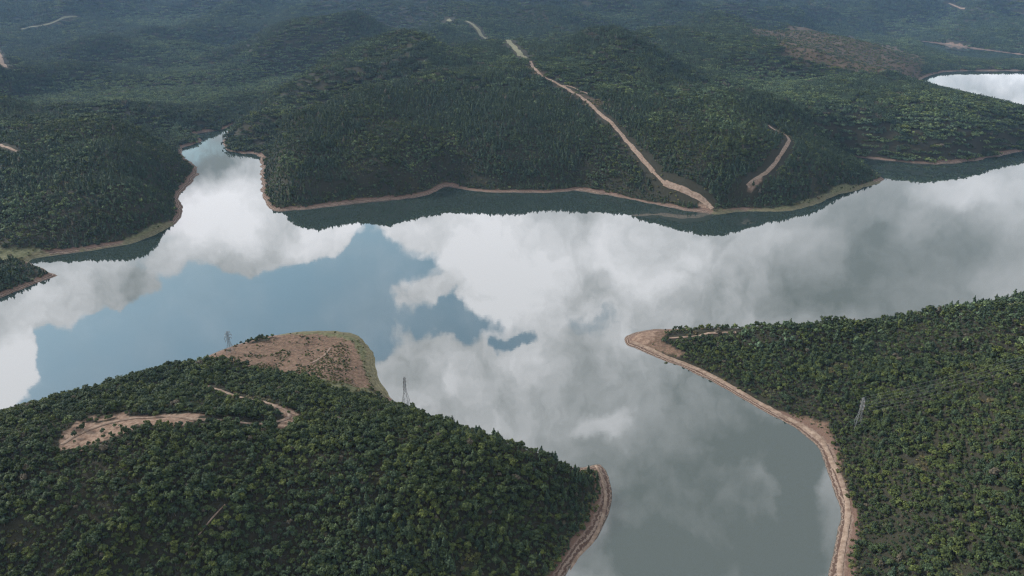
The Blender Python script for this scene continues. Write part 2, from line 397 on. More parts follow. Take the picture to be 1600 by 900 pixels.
def zone_mask(kind, x, y):
    r = np.hypot(x, y); a = np.clip(r / 90.0, 1.5, 18)
    xx = x + a * (fbm(x / (a * 3), y / (a * 3), 3, 41) - 0.5) * 2; yy = y + a * (fbm(x / (a * 3), y / (a * 3), 3, 47) - 0.5) * 2
    m = np.zeros(x.shape, bool)
    for p in zone_w[kind]:
        m |= inside(p, xx, yy)
    return m

# tracks: photo pixels, half width (m), clearing on either side (m), look
tracks = [
    ([(829, 96), (836, 108), (848, 120), (880, 136), (905, 150), (925, 166), (942, 182), (958, 196), (972, 212), (988, 230), (1003, 248), (1021, 269)], 3.4, 8.0, 'dirt'),
    ([(1038, 286), (1056, 294), (1075, 302), (1092, 310), (1106, 321), (1113, 328)], 3.2, 9.0, 'dirt'),
    ([(1020, 268), (1030, 279), (1040, 288)], 1.8, 7.0, 'dirt'),
    ([(880, 134), (900, 139), (920, 148)], 1.8, 5.0, 'dirt'),
    ([(1201, 197), (1214, 205), (1228, 212), (1233, 220), (1224, 236), (1215, 250), (1204, 264), (1188, 276), (1168, 292)], 2.6, 8.0, 'dirt'),
    ([(700, 31), (760, 62), (822, 92)], 7.0, 16.0, 'grass'),
    ([(-20, 62), (50, 43), (120, 26)], 7.0, 18.0, 'grass'),
    ([(1042, 529), (1070, 527), (1100, 524), (1125, 521), (1150, 520)], 1.3, 4.5, 'dirt'),
    ([(486, 568), (497, 562), (508, 554), (517, 544)], 1.0, 3.0, 'dirt'),
    ([(96, 696), (118, 682), (150, 668), (190, 657), (250, 652), (310, 656), (370, 660), (430, 660), (452, 652), (446, 641), (424, 632), (380, 622), (350, 612), (325, 604)], 1.2, 3.2, 'dirt'),
    ([(985, 534), (1012, 545), (1040, 558), (1080, 573), (1120, 592), (1160, 614), (1200, 638), (1238, 658), (1262, 672), (1284, 690), (1300, 722), (1314, 752), (1324, 790), (1322, 830), (1314, 868), (1312, 910)], 1.5, 2.0, 'dirt'),
    ([(-10, 75), (0, 88), (3, 100), (8, 106)], 6.0, 14.0, 'dirt'),
    ([(1482, 6), (1494, 11), (1508, 14)], 5.0, 12.0, 'dirt'),
    ([(0, 226), (14, 232), (28, 238)], 2.0, 6.0, 'dirt'),
    ([(890, 900), (902, 872), (925, 846), (941, 812), (946, 780), (941, 750), (930, 728)], 1.0, 1.0, 'dirt'),
    ([(290, 868), (312, 836), (330, 812), (352, 790)], 0.4, 0.3, 'dirt'),
]
track_w = []
for px, hw, clr, look in tracks:
    P = hits(px); d = np.mean(np.hypot(P[:, 0], P[:, 1]))
    track_w.append((resample(P, max(1.6, d * 0.003)), hw, clr, look))
def track_dist(x, y):
    """distance outside the cleared strip of the nearest track"""
    best = np.full(x.shape, 1e9)
    for P, hw, clr, look in track_w:
        lo, hi = P.min(0) - 40, P.max(0) + 40
        idx = np.nonzero((x > lo[0]) & (x < hi[0]) & (y > lo[1]) & (y < hi[1]))[0]
        if not len(idx): continue
        d = np.full(len(idx), 1e9)
        for k in range(len(P)):
            np.minimum(d, np.hypot(x[idx] - P[k, 0], y[idx] - P[k, 1]), out=d)
        best[idx] = np.minimum(best[idx], d - hw - clr)
    return best

# ------------------------------------------------------------------ materials
def material(name):
    m = bpy.data.materials.new(name); m.use_nodes = True
    return m, NT(m.node_tree)
def finish(t, bsdf, disp=None):
    t.n('ShaderNodeOutputMaterial', {0: bsdf.outputs[0]})
def ground_material():
    m, t = material('ground')
    pos = t.n('ShaderNodeNewGeometry').outputs['Position']
    shore = t.n('ShaderNodeAttribute', attribute_name='shore').outputs['Fac']
    zc = t.n('ShaderNodeSeparateColor', {0: t.n('ShaderNodeAttribute', attribute_name='zone').outputs['Color']})
    n1 = t.noise(pos, 0.06, 5, 0.6).outputs['Fac']; n2 = t.noise(pos, 0.35, 4, 0.6).outputs['Fac']; n3 = t.noise(pos, 1.3, 3, 0.6).outputs['Fac']
    floor = t.mix(n2, (0.012, 0.014, 0.008), (0.036, 0.032, 0.022))
    heath = t.mix(t.smooth(n2, 0.35, 0.65), (0.078, 0.048, 0.036), (0.145, 0.094, 0.070))
    heath = t.mix(t.smooth(n3, 0.5, 0.68), heath, (0.06, 0.065, 0.032))
    grass = t.mix(t.smooth(n2, 0.35, 0.65), (0.056, 0.062, 0.031), (0.108, 0.106, 0.060))
    bare = t.mix(t.smooth(n2, 0.3, 0.7), (0.11, 0.070, 0.051), (0.205, 0.148, 0.113))
    c = t.mix(zc.outputs[0], floor, heath); c = t.mix(zc.outputs[1], c, grass); c = t.mix(zc.outputs[2], c, bare)
    # the drawn-down shore: wet foot, pale stony band, strand lines, rusty upper edge
    s = t.math('MULTIPLY_ADD', t.math('SUBTRACT', n2, 0.5), 5.5, shore)
    s = t.math('MULTIPLY_ADD', t.math('SUBTRACT', n3, 0.5), 2.2, s)
    line = t.n('ShaderNodeMath', {0: t.math('MULTIPLY', s, 1.9)}, operation='SINE').outputs[0]
    pale = t.mix(t.smooth(line, -0.5, 0.9), (0.070, 0.046, 0.036), (0.180, 0.138, 0.112))
    rust = t.mix(n3, (0.070, 0.044, 0.033), (0.140, 0.092, 0.072))
    band = t.mix(t.smooth(s, 5.5, 9.5), pale, rust)
    band = t.mix(t.smooth(s, 0.2, 1.4), (0.07, 0.058, 0.048), band)
    band = t.mix(t.math('MULTIPLY', zc.outputs[1], 0.75), band, grass)
    c = t.mix(t.smooth(s, 13.5, 10.5), c, band)
    b = t.n('ShaderNodeBsdfPrincipled', {'Base Color': c, 'Roughness': 0.95, 'Specular IOR Level': 0.1})
    bump = t.n('ShaderNodeBump', {'Strength': 0.8, 'Distance': 0.8, 'Height': n3}); t.t.links.new(bump.outputs[0], b.inputs['Normal'])
    finish(t, b); return m
def water_material():
    m, t = material('lake_water')
    pos = t.n('ShaderNodeNewGeometry').outputs['Position']
    stretch = t.n('ShaderNodeMapping', {0: pos, 3: (0.5, 1.0, 1.0)}).outputs[0]
    wv = t.noise(stretch, 0.25, 3, 0.5).outputs['Fac']
    patch = t.noise(pos, 0.012, 3, 0.5).outputs['Fac']
    body = t.n('ShaderNodeBsdfDiffuse', {'Color': (0.020, 0.030, 0.027, 1)})
    bump = t.n('ShaderNodeBump', {'Strength': 0.05, 'Distance': 0.05, 'Height': wv})
    gl = t.n('ShaderNodeBsdfGlossy', {'Color': (0.97, 0.98, 1.0, 1), 'Roughness': t.math('MULTIPLY_ADD', patch, 0.03, 0.005), 'Normal': bump.outputs[0]})
    fr = t.n('ShaderNodeFresnel', {'IOR': WATER_IOR})
    mx = t.n('ShaderNodeMixShader', {0: fr.outputs[0], 1: body.outputs[0], 2: gl.outputs[0]})
    finish(t, mx); return m
WATER_IOR = 2.7
def dirt_material(name, lo, hi):
    m, t = material(name)
    pos = t.n('ShaderNodeNewGeometry').outputs['Position']
    n2 = t.noise(pos, 0.3, 5, 0.65).outputs['Fac']; n3 = t.noise(pos, 1.5, 3, 0.6).outputs['Fac']
    c = t.mix(t.smooth(n2, 0.3, 0.7), lo, hi); c = t.mix(t.math('MULTIPLY', t.smooth(n3, 0.5, 0.75), 0.45), c, lo)
    b = t.n('ShaderNodeBsdfPrincipled', {'Base Color': c, 'Roughness': 0.95, 'Specular IOR Level': 0.1}); finish(t, b); return m
def foliage_material(name, dark, light, warm, cool):
    m, t = material(name)
    pos = t.n('ShaderNodeNewGeometry').outputs['Position']
    rnd = t.n('ShaderNodeObjectInfo').outputs['Random']
    leaf = t.n('ShaderNodeAttribute', attribute_name='leaf').outputs['Fac']
    patch = t.noise(pos, 0.010, 4, 0.55).outputs['Fac']; patch2 = t.noise(pos, 0.028, 4, 0.6).outputs['Fac']
    r2 = t.math('FRACT', t.math('MULTIPLY', rnd, 17.31)); r3 = t.math('FRACT', t.math('MULTIPLY', rnd, 91.7))
    c = t.mix(t.math('POWER', rnd, 1.6), dark, light)
    c = t.mix(t.math('MULTIPLY', t.smooth(t.math('MULTIPLY_ADD', r2, 0.35, patch2), 0.66, 0.88), 0.8), c, warm)
    c = t.mix(t.math('MULTIPLY', t.smooth(t.math('MULTIPLY_ADD', r3, 0.35, patch), 0.66, 0.85), 0.5), c, cool)
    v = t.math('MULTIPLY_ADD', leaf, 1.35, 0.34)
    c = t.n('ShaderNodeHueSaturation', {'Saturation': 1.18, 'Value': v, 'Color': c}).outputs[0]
    c = t.mix(t.smooth(r2, 0.985, 0.99), c, (0.070, 0.060, 0.042))        # a few withered crowns
    b = t.n('ShaderNodeBsdfPrincipled', {'Base Color': c, 'Roughness': 0.75, 'Specular IOR Level': 0.15}); finish(t, b); return m
def plain(name, col, rough=0.8, metal=0.0):
    m, t = material(name)
    pos = t.n('ShaderNodeNewGeometry').outputs['Position']
    n = t.noise(pos, 2.5, 3, 0.6).outputs['Fac']
    c = t.mix(n, tuple(0.75 * x for x in col), tuple(1.2 * x for x in col))
    b = t.n('ShaderNodeBsdfPrincipled', {'Base Color': c, 'Roughness': rough, 'Metallic': metal}); finish(t, b); return m
M_GROUND, M_WATER = ground_material(), water_material()
M_DIRT = dirt_material('pale_dirt', (0.11, 0.076, 0.058), (0.215, 0.165, 0.130))
M_BREAK = dirt_material('dry_grass', (0.075, 0.080, 0.050), (0.150, 0.142, 0.095))
M_BROAD = foliage_material('broadleaf_foliage', (0.022, 0.032, 0.015), (0.050, 0.065, 0.026), (0.068, 0.080, 0.028), (0.032, 0.050, 0.033))
M_PINE = foliage_material('pine_foliage', (0.022, 0.034, 0.020), (0.044, 0.062, 0.035), (0.047, 0.060, 0.028), (0.029, 0.047, 0.033))
M_PALE = foliage_material('pale_broadleaf_foliage', (0.046, 0.066, 0.036), (0.080, 0.108, 0.055), (0.100, 0.120, 0.050), (0.060, 0.085, 0.062))
M_SHRUB = foliage_material('scrub_foliage', (0.040, 0.045, 0.020), (0.090, 0.095, 0.040), (0.110, 0.085, 0.050), (0.055, 0.070, 0.040))
M_BARK = plain('bark', (0.09, 0.07, 0.052))
M_DEAD = plain('dead_wood', (0.045, 0.04, 0.035))
M_STEEL = plain('galvanised_steel', (0.13, 0.135, 0.14), 0.6)
M_GLASS = plain('insulator_porcelain', (0.12, 0.08, 0.06), 0.4)
M_WIRE = plain('conductor', (0.10, 0.10, 0.10), 0.6)

# ------------------------------------------------------------------ ground sheet
nr, nt = GX.shape
V = np.stack([GX, GY, GZ], -1).reshape(-1, 3)
ii, jj = np.meshgrid(np.arange(nr - 1), np.arange(nt - 1), indexing='ij')
a = (ii * nt + jj).ravel()
F = np.stack([a, a + nt, a + nt + 1, a + 1], 1)
gm = mesh_np('ground', V, F, True)
gm.attributes.new('shore', 'FLOAT', 'POINT').data.foreach_set('value', np.clip(SD / bank_scale(GX, GY), -50, 200).ravel().astype(np.float32))
zone = np.zeros((nr * nt, 4), np.float32); zone[:, 3] = 1
faint = np.where(GY.ravel() > 1000, 0.42, 1.0)                 # thin heath showing through litter on the far hill
for k, kind in enumerate(('heath', 'grass', 'bare')):
    zone[:, k] = zone_mask(kind, GX.ravel(), GY.ravel()) * (faint if kind == 'heath' else 1.0)
gm.attributes.new('zone', 'FLOAT_COLOR', 'POINT').data.foreach_set('color', zone.ravel())
g = link_mesh('ground', gm, M_GROUND); tag(g, kind='structure')

# ------------------------------------------------------------------ lake
wm = mesh_np('water', [(-9000, -4000, 0), (9000, -4000, 0), (9000, 9000, 0), (-9000, 9000, 0)], [(0, 1, 2, 3)])
tag(link_mesh('water', wm, M_WATER), kind='structure')

# ------------------------------------------------------------------ tracks, draped strips
def track_mesh(P, hw, seed):
    T = np.gradient(P, axis=0); T /= np.maximum(np.hypot(T[:, 0], T[:, 1]), 1e-6)[:, None]
    N = np.stack([-T[:, 1], T[:, 0]], 1); s = np.arange(len(P)) * 0.35
    w1 = hw * (0.65 + 0.7 * fbm(s, s * 0 + seed, 3, 3)); w2 = hw * (0.65 + 0.7 * fbm(s, s * 0 + seed + 50, 3, 4))
    Vs = []
    for f in (-1, -0.5, 0, 0.5, 1):
        q = P + N * (f * (w1 if f < 0 else w2))[:, None]
        Vs.append(np.column_stack([q, ground(q[:, 0], q[:, 1]) + (0.32 if abs(f) < 1 else 0.05) + np.hypot(q[:, 0], q[:, 1]) * 0.0004]))
    Vs = np.stack(Vs, 1); n = len(P)
    i, j = np.meshgrid(np.arange(n - 1), np.arange(4), indexing='ij'); a = (i * 5 + j).ravel()
    return mesh_np('track', Vs.reshape(-1, 3), np.stack([a, a + 5, a + 6, a + 1], 1), True)
for k, (P, hw, clr, look) in enumerate(track_w):
    nm = 'dirt_track' if look == 'dirt' else 'grass_path'
    o = link_mesh(nm, track_mesh(P, hw, k * 7.7), M_DIRT if look == 'dirt' else M_BREAK); tag(o, kind='structure')

# ------------------------------------------------------------------ tree models
def rot_axis(v):
    v = v / np.linalg.norm(v); h = np.array([0, 0, 1.0]) if abs(v[2]) < 0.9 else np.array([1.0, 0, 0])
    u = np.cross(v, h); u /= np.linalg.norm(u); return u, np.cross(v, u)
ICO_V, ICO_F = None, None
def icosphere():
    p = (1 + 5 ** 0.5) / 2
    v = np.array([(-1, p, 0), (1, p, 0), (-1, -p, 0), (1, -p, 0), (0, -1, p), (0, 1, p), (0, -1, -p), (0, 1, -p), (p, 0, -1), (p, 0, 1), (-p, 0, -1), (-p, 0, 1)], float)
    f = [(0, 11, 5), (0, 5, 1), (0, 1, 7), (0, 7, 10), (0, 10, 11), (1, 5, 9), (5, 11, 4), (11, 10, 2), (10, 7, 6), (7, 1, 8), (3, 9, 4), (3, 4, 2), (3, 2, 6), (3, 6, 8), (3, 8, 9), (4, 9, 5), (2, 4, 11), (6, 2, 10), (8, 6, 7), (9, 8, 1)]
    return v / np.linalg.norm(v[0]), np.array(f)
ICO_V, ICO_F = icosphere()
class Builder:
    def __init__(self): self.V, self.F, self.L, self.M, self.n, self.tone = [], [], [], [], 0, 0.0
    def tri(self, v, f, leaf, mat=0):
        v = np.asarray(v); f = np.asarray(f)
        self.V.append(v); self.F.append(f + self.n); self.L.append((np.full(len(f), leaf) if np.isscalar(leaf) else leaf) + self.tone); self.M.append(np.full(len(f), mat)); self.n += len(v)
    def lump(self, c, r, leaf, rg, mat=0):
        k = 1 + 0.22 * rg.standard_normal(12)
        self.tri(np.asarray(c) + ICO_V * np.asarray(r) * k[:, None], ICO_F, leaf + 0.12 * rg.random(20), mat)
    def leaf(self, c, nrm, size, leaf, rg, mat=0):
        nrm = nrm + 0.55 * rg.standard_normal(3); u, v = rot_axis(nrm); a = rg.random() * 6.28
        u, v = u * math.cos(a) + v * math.sin(a), v * math.cos(a) - u * math.sin(a)
        s1, s2 = size * (0.7 + 0.6 * rg.random()), size * (0.5 + 0.5 * rg.random())
        self.tri([c - u * s1, c + v * s2 - u * s1 * 0.2, c + u * s1, c - v * s2 + u * s1 * 0.1], [(0, 1, 2), (0, 2, 3)], leaf, mat)
    def tube(self, p, q, r0, r1, mat=0, n=5):
        p, q = np.asarray(p, float), np.asarray(q, float); u, v = rot_axis(q - p)
        a = np.arange(n) * 2 * math.pi / n; ring = np.cos(a)[:, None] * u + np.sin(a)[:, None] * v
        f = []
        for i in range(n): j = (i + 1) % n; f += [(i, j, n + j), (i, n + j, n + i)]
        self.tri(np.concatenate([p + ring * r0, q + ring * r1]), f, 0.5, mat)
    def mesh(self, name, mats):
        me = mesh_np(name, np.concatenate(self.V), np.concatenate(self.F))
        me.attributes.new('leaf', 'FLOAT', 'FACE').data.foreach_set('value', np.concatenate(self.L).astype(np.float32))
        me.polygons.foreach_set('material_index', np.concatenate(self.M).astype(np.int32))
        for m in mats: me.materials.append(m)
        return me
def broadleaf_crown(b, rg, n_lobe, n_leaf, size, mat=0, o=(0, 0, 0), s=1.0):
    """a rounded crown of leafy lobes; about 4.6 m across and 5.5 m high at scale 1"""
    o = np.asarray(o, float); rx = 1.75 * (0.85 + 0.3 * rg.random()); rz = 1.5 * (0.85 + 0.35 * rg.random()); zc = 3.2
    lobes = [(np.array([0, 0, zc + 0.35 * rz]), 1.3)]
    for k in range(n_lobe):
        a = k * 2.4 + rg.random() * 0.8; h = rg.random() * 1.5 - 0.55; rr = rx * (0.55 + 0.45 * rg.random()) * math.sqrt(max(0.15, 1 - (h * 0.6) ** 2))
        lobes.append((np.array([rr * math.cos(a), rr * math.sin(a), zc + rz * h * 0.8]), 0.65 + 0.5 * rg.random()))
    for c, r in lobes:
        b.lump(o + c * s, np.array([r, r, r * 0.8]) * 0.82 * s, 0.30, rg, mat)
        tone = 0.15 * rg.standard_normal()
        for _ in range(n_leaf):
            d = rg.standard_normal(3); d[2] += 0.45; d /= np.linalg.norm(d)
            b.leaf(o + (c + d * r * (0.75 + 0.35 * rg.random())) * s, d + np.array([0, 0, 0.35]), size * s, 0.5 + tone + 0.22 * rg.standard_normal(), rg, mat)
def pine_crown(b, rg, n_tier, n_leaf, size, mat=0, o=(0, 0, 0), s=1.0):
    """an irregular conifer crown, about 3.6 m across and 7.5 m high at scale 1"""
    o = np.asarray(o, float); lean = rg.standard_normal(2) * 0.25; top = 7.4 * (0.9 + 0.2 * rg.random())
    for k in range(n_tier):
        f = k / (n_tier - 1); z = 1.7 + (top - 2.1) * f; r = 1.75 * (1 - f) ** 0.75 + 0.35
        r *= 0.85 + 0.3 * rg.random(); cx, cy_ = lean * f + rg.standard_normal(2) * 0.18 * (1 - f)
        c = np.array([cx, cy_, z])
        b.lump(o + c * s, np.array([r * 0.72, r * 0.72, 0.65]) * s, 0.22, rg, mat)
        for q in range(int(n_leaf * (0.4 + 0.9 * (1 - f)))):
            a = rg.random() * 6.283; rr = r * (0.55 + 0.55 * rg.random())
            d = np.array([math.cos(a), math.sin(a), 0.55 + 0.6 * rg.random()])
            b.leaf(o + (c + np.array([rr * math.cos(a), rr * math.sin(a), 0.25 * rg.standard_normal() - 0.12 * rr])) * s, d, size * s, 0.45 + 0.25 * rg.standard_normal(), rg, mat)
    b.lump(o + np.array([lean[0], lean[1], top]) * s, np.array([0.28, 0.28, 0.7]) * s, 0.45, rg, mat)
def limbs(b, rg, h, mat=0):
    b.tube((0, 0, -1.2), (0.05, 0.03, h * 0.5), 0.19, 0.13, mat); b.tube((0.05, 0.03, h * 0.5), (0, 0.05, h), 0.13, 0.05, mat)
    for k in range(4):
        a = k * 1.7 + rg.random(); z0 = h * (0.35 + 0.12 * k)
        b.tube((0.04, 0.03, z0), (1.1 * math.cos(a), 1.1 * math.sin(a), z0 + 0.9), 0.075, 0.03, mat, 4)
def shrub_crown(b, rg, n_lobe, n_leaf, size, mat=0, o=(0, 0, 0), s=1.0):
    o = np.asarray(o, float)
    for k in range(n_lobe):
        a = rg.random() * 6.283; rr = 0.75 * math.sqrt(rg.random()); c = np.array([rr * math.cos(a), rr * math.sin(a), 0.45 + 0.3 * rg.random()]); r = 0.5 + 0.25 * rg.random()
        b.lump(o + c * s, np.array([r, r, r * 0.85]) * 0.85 * s, 0.3, rg, mat)
        for _ in range(n_leaf):
            d = rg.standard_normal(3); d[2] = abs(d[2]) + 0.2; d /= np.linalg.norm(d)
            b.leaf(o + (c + d * r) * s, d, size * s, 0.5 + 0.25 * rg.standard_normal(), rg, mat)
CROWN = {'broadleaf': (broadleaf_crown, M_BROAD), 'pale': (broadleaf_crown, M_PALE), 'pine': (pine_crown, M_PINE), 'shrub': (shrub_crown, M_SHRUB)}
DETAIL = {'broadleaf': [(8, 17, 0.42), (5, 8, 0.62), (2, 5, 0.95)], 'pine': [(8, 20, 0.44), (6, 9, 0.65), (4, 5, 0.95)], 'shrub': [(5, 9, 0.22), (3, 6, 0.32), (2, 3, 0.5)]}
def crown_mesh(kind, seed, level=0):
    rg = np.random.default_rng(seed); b = Builder(); CROWN[kind][0](b, rg, *DETAIL[kind][level]); return b.mesh(kind + '_crown', [CROWN[kind][1]])
def trunk_mesh(kind, seed):
    rg = np.random.default_rng(seed); b = Builder(); limbs(b, rg, 3.6 if kind == 'broadleaf' else 6.4); return b.mesh(kind + '_trunk', [M_BARK])
def forest_mesh(kind, seed, level):
    """one tree of the wood, crown and stem together"""
    rg = np.random.default_rng(seed); b = Builder(); CROWN[kind][0](b, rg, *DETAIL[kind][level])
    if kind != 'shrub': b.tube((0, 0, -1.0), (0, 0, 3.0), 0.18, 0.1, 1, 4)
    return b.mesh(kind, [CROWN[kind][1], M_BARK])
def clump_mesh(kind, seed, n=16, span=14.5):
    """a stand of trees for the far slopes"""
    rg = np.random.default_rng(seed); b = Builder(); k = int(math.sqrt(n))
    for i in range(k):
        for j in range(k):
            o = np.array([(i + 0.5) / k - 0.5 + 0.12 * rg.standard_normal(), (j + 0.5) / k - 0.5 + 0.12 * rg.standard_normal(), 0]) * span
            o[2] = -0.8 + 0.45 * rg.standard_normal(); b.tone = 0.22 * rg.standard_normal()
            CROWN[kind][0](b, rg, *DETAIL[kind][2], 0, o, 0.8 + 0.4 * rg.random())
    return b.mesh(kind + '_stand', [CROWN[kind][1]])
DETAIL['pale'] = DETAIL['broadleaf']

# ------------------------------------------------------------------ where trees grow
def scatter(r0, r1, az, spacing, seed):
    """jittered points on rings round the view point; spacing(r) in metres"""
    rg = np.random.default_rng(seed); X, Y, r, k = [], [], r0, 0
    while r < r1:
        s = spacing(r); n = int(2 * az * r / s)
        a = -az + (np.arange(n) + 0.5 * (k % 2)) * (2 * az / n)
        j = 0.4 if s < 3 else 0.7
        rr = r + rg.uniform(-j, j, n) * s + s * 1.5 * (vnoise(a * r / (s * 4), a * 0 + k * 0.35, seed) - 0.5); aa = a + rg.uniform(-j, j, n) * s / r
        X.append(rr * np.sin(aa)); Y.append(rr * np.cos(aa)); r += s * 0.88; k += 1
    return np.concatenate(X), np.concatenate(Y)
def plant(x, y):
    """suitability for trees: True where the wood stands; and the heath and grass masks"""
    sd = grid_sample(SD, x, y)
    r = np.hypot(x, y)
    edge = bank_scale(x, y) * 9.3 + 4.0 * (fbm(x / 14, y / 14, 3, 61) - 0.5)
    ok = (sd > edge) & (track_dist(x, y) > (fbm(x / 9, y / 9, 2, 67) - 0.5) * 6)
    he, gr, ba = (zone_mask(k, x, y) for k in ('heath', 'grass', 'bare'))
    return sd, ok & ~gr & ~ba, he
def pine_share(x, y):
    r = np.hypot(x, y)
    n = fbm(x / 160.0, y / 160.0, 3, 71)
    near = sstep(n, 0.50, 0.66) * 0.45
    hill_end = sstep(x, 5, 45) * (x < 130) * sstep(y, 420, 380) * 0.75
    far = 0.05 + 0.75 * sstep(n, 0.44, 0.54)
    hollow = relief(x, y, np.full(x.shape, 500.0))
    far = far * sstep(hollow, -45, 5) + 0.05
    return np.where(r < 620, np.where(x > 90, 0.06, np.maximum(near, hill_end)), far)
NEAR_R, MID_R = 560.0, 1350.0
pts = {'broadleaf': [], 'pine': [], 'shrub': []}     # x, y, size, turn, model index, tilt
def add(kind, x, y, size, model, rg):
    pts[kind].append(np.column_stack([x, y, size, rg.uniform(0, 6.283, len(x)), model]))
rg = np.random.default_rng(11)
LEV0, LEV1, STANDS = 6, 4, 4
for r0, r1, az, sp, lev in ((120, NEAR_R, R(58), lambda r: 2.7, 0), (NEAR_R, MID_R, R(48), lambda r: 3.5, 1), (MID_R, 2700, R(46), lambda r: 12.5, 2), (2700, 7000, R(44), lambda r: 12.5 + (r - 2700) * 0.0042, 3)):
    x, y = scatter(r0, r1, az, sp, 100 + lev)
    sd, ok, he = plant(x, y)
    sparse = rg.random(len(x)) < np.where(he, 0.05 if lev < 2 else 0.6, 1.0)
    gap = fbm(x / 25, y / 25, 3, 91) > 0.19
    ok = ok | (zone_mask('bare', x, y) & (sd > 20) & (rg.random(len(x)) < 0.05))
    keep = ok & sparse & gap
    x, y, sd, he = x[keep], y[keep], sd[keep], he[keep]
    pine = rg.random(len(x)) < pine_share(x, y)
    big = 0.24 + 0.5 * fbm(x / 30, y / 30, 3, 81) + 0.75 * rg.random(len(x)) ** 4
    size = big * (1.2 if lev == 1 else 1.0) * np.where(he, 0.55, 1.0) * (0.75 + 0.25 * sstep(sd, 10, 35))
    if lev >= 2: size = (0.9 + 0.25 * rg.random(len(x))) * np.where(he, 0.45, 1.0) * (1.0 if lev == 2 else 1.0) * np.array([sp(q) for q in np.hypot(x, y)]) / 12.5
    for kind, m in (('broadleaf', ~pine), ('pine', pine)):
        n = int(m.sum()); base, cnt = {0: (0, LEV0), 1: (LEV0, LEV1)}.get(lev, (LEV0 + LEV1, STANDS))
        mod = base + rg.integers(0, cnt, n)
        if kind == 'broadleaf' and lev > 0:              # paler woods in the hollows and in stands of their own
            hollow = relief(x[m], y[m], np.full(n, 500.0)) + 55 * (fbm(x[m] / 110, y[m] / 110, 3, 131) - 0.5)
            pale = rg.random(n) < 0.08 + 0.85 * sstep(-hollow, 2, 22) * np.where(sd[m] < 45, 0.6, 1.0) + 0.5 * sstep(fbm(x[m] / 70, y[m] / 70, 3, 137), 0.56, 0.66)
            mod = np.where(pale, LEV0 + LEV1 + STANDS + (0 if lev == 1 else 3) + rg.integers(0, 3, n), mod)
        add(kind, x[m], y[m], size[m], mod, rg)
# low scrub on the heath, along the upper shore and in the gaps of the wood
for r0, r1, az, sp, lev in ((200, NEAR_R, R(52), lambda r: 2.4, 0), (NEAR_R, 1500, R(46), lambda r: 4.6, 1), (1500, 3000, R(44), lambda r: 9.0, 1)):
    x, y = scatter(r0, r1, az, sp, 200 + lev + int(r0))
    sd = grid_sample(SD, x, y); he, gr, ba = (zone_mask(k, x, y) for k in ('heath', 'grass', 'bare')); td = track_dist(x, y)
    bs = bank_scale(x, y); edge = (sd > (7.0 + 4 * fbm(x / 12, y / 12, 2, 99)) * bs) & (sd < 16 * bs)
    u = rg.random(len(x)); pt = fbm(x / 18, y / 18, 3, 95)
    keep = (sd > 6) & (td > -8) & ~ba & ((he & ((sd > 20) | (y > 1000)) & (u < np.where(y > 1000, 0.95, 0.9) * sstep(pt, np.where(y > 1000, 0.38, 0.47), 0.58))) | (edge & (u < 0.35)) | (gr & (sd > 9) & (u < 0.15)) | ((fbm(x / 25, y / 25, 3, 91) <= 0.20) & (u < 0.6)) | ((td < 0) & (td > -6) & (sd > 9) & (u < 0.10)))
    n = int(keep.sum()); add('shrub', x[keep], y[keep], (0.7 + 0.9 * rg.random(n)) * np.where(he[keep] & (y[keep] < 1000), 0.6, 1.0) * (sp(0) / 2.4) ** 0.6, rg.integers(0, 4, n) + (0 if lev == 0 else 4), rg)
pts = {k: np.concatenate(v) for k, v in pts.items()}

# ------------------------------------------------------------------ the trees that show largest stand as single things
def visible(x, y, z):
    """is the top of a tree at x, y, z in the frame and in front of the ground and canopy"""
    px, py = project(x, y, z); ok = (px > 4) & (px < 1596) & (py > 4) & (py < 893)
    for f in np.linspace(0.4, 0.985, 60):
        gx, gy = x * f, y * f; gz = CAM_H + (z - CAM_H) * f
        ok &= gz > ground(gx, gy) + 3.0
    return ok, px, py
def region(px, py):
    row = 'at the bottom edge' if py > 845 else 'on the lower slope' if py > 775 else 'halfway up' if py > 705 else 'high up'
    cols = ((70, 'at the far left of the left hill'), (150, 'left of and below the dirt clearing'), (240, 'under the bare dirt clearing'), (330, 'beside the faint trail on the left hill'), (430, 'below the curved track bend'),
            (530, 'on the dark middle of the left hill'), (620, 'below the skyline pylon'), (700, 'on the dark slope facing the channel'), (780, 'below the tallest skyline pine'), (850, 'short of the rusty bank tip'), (960, 'beside the rusty bank'),
            (1390, 'beside the long pale right bank'), (1460, 'below the pale right pylon'), (1530, 'in the dense right wood'), (1601, 'at the far right edge of the wood'))
    return row + ' ' + next(t for x, t in cols if px < x)
def single_trees(kind, count, name, cat, look, group):
    P = pts[kind]; z = ground(P[:, 0], P[:, 1]); r = np.sqrt(P[:, 0] ** 2 + P[:, 1] ** 2 + (CAM_H - z) ** 2)
    top = z + P[:, 2] * (4.6 if kind == 'broadleaf' else 6.5)
    near = np.nonzero(P[:, 4] < LEV0)[0]
    vis, px, py = visible(P[near, 0], P[near, 1], top[near])
    idx = near[vis]; q = {i: (a, b) for i, a, b in zip(near, px, py)}
    idx = idx[np.argsort(-(P[idx, 2] / r[idx]))][:count]
    crowns = [crown_mesh(kind, 1000 + k) for k in range(LEV0)]; trunks = [trunk_mesh(kind, 50 + k) for k in range(3)]
    for i in idx:
        x, y, s, a, m = P[i]; m = int(m)
        root = bpy.data.objects.new(name, None); COL.objects.link(root)
        root.location = (x, y, z[i] - 0.1); root.rotation_euler = (0, 0, a); root.scale = (s * 1.02, s * 1.02, s); root.empty_display_size = 0.5
        for nm, me in (('crown', crowns[m]), ('trunk', trunks[m % 3])):
            c = bpy.data.objects.new(nm, me); COL.objects.link(c); c.parent = root
        word = 'large' if s > 1.12 else 'smaller'
        tag(root, f'{word} {look} {region(*q[i])}', cat, group)
    pts[kind] = np.delete(P, idx, 0)
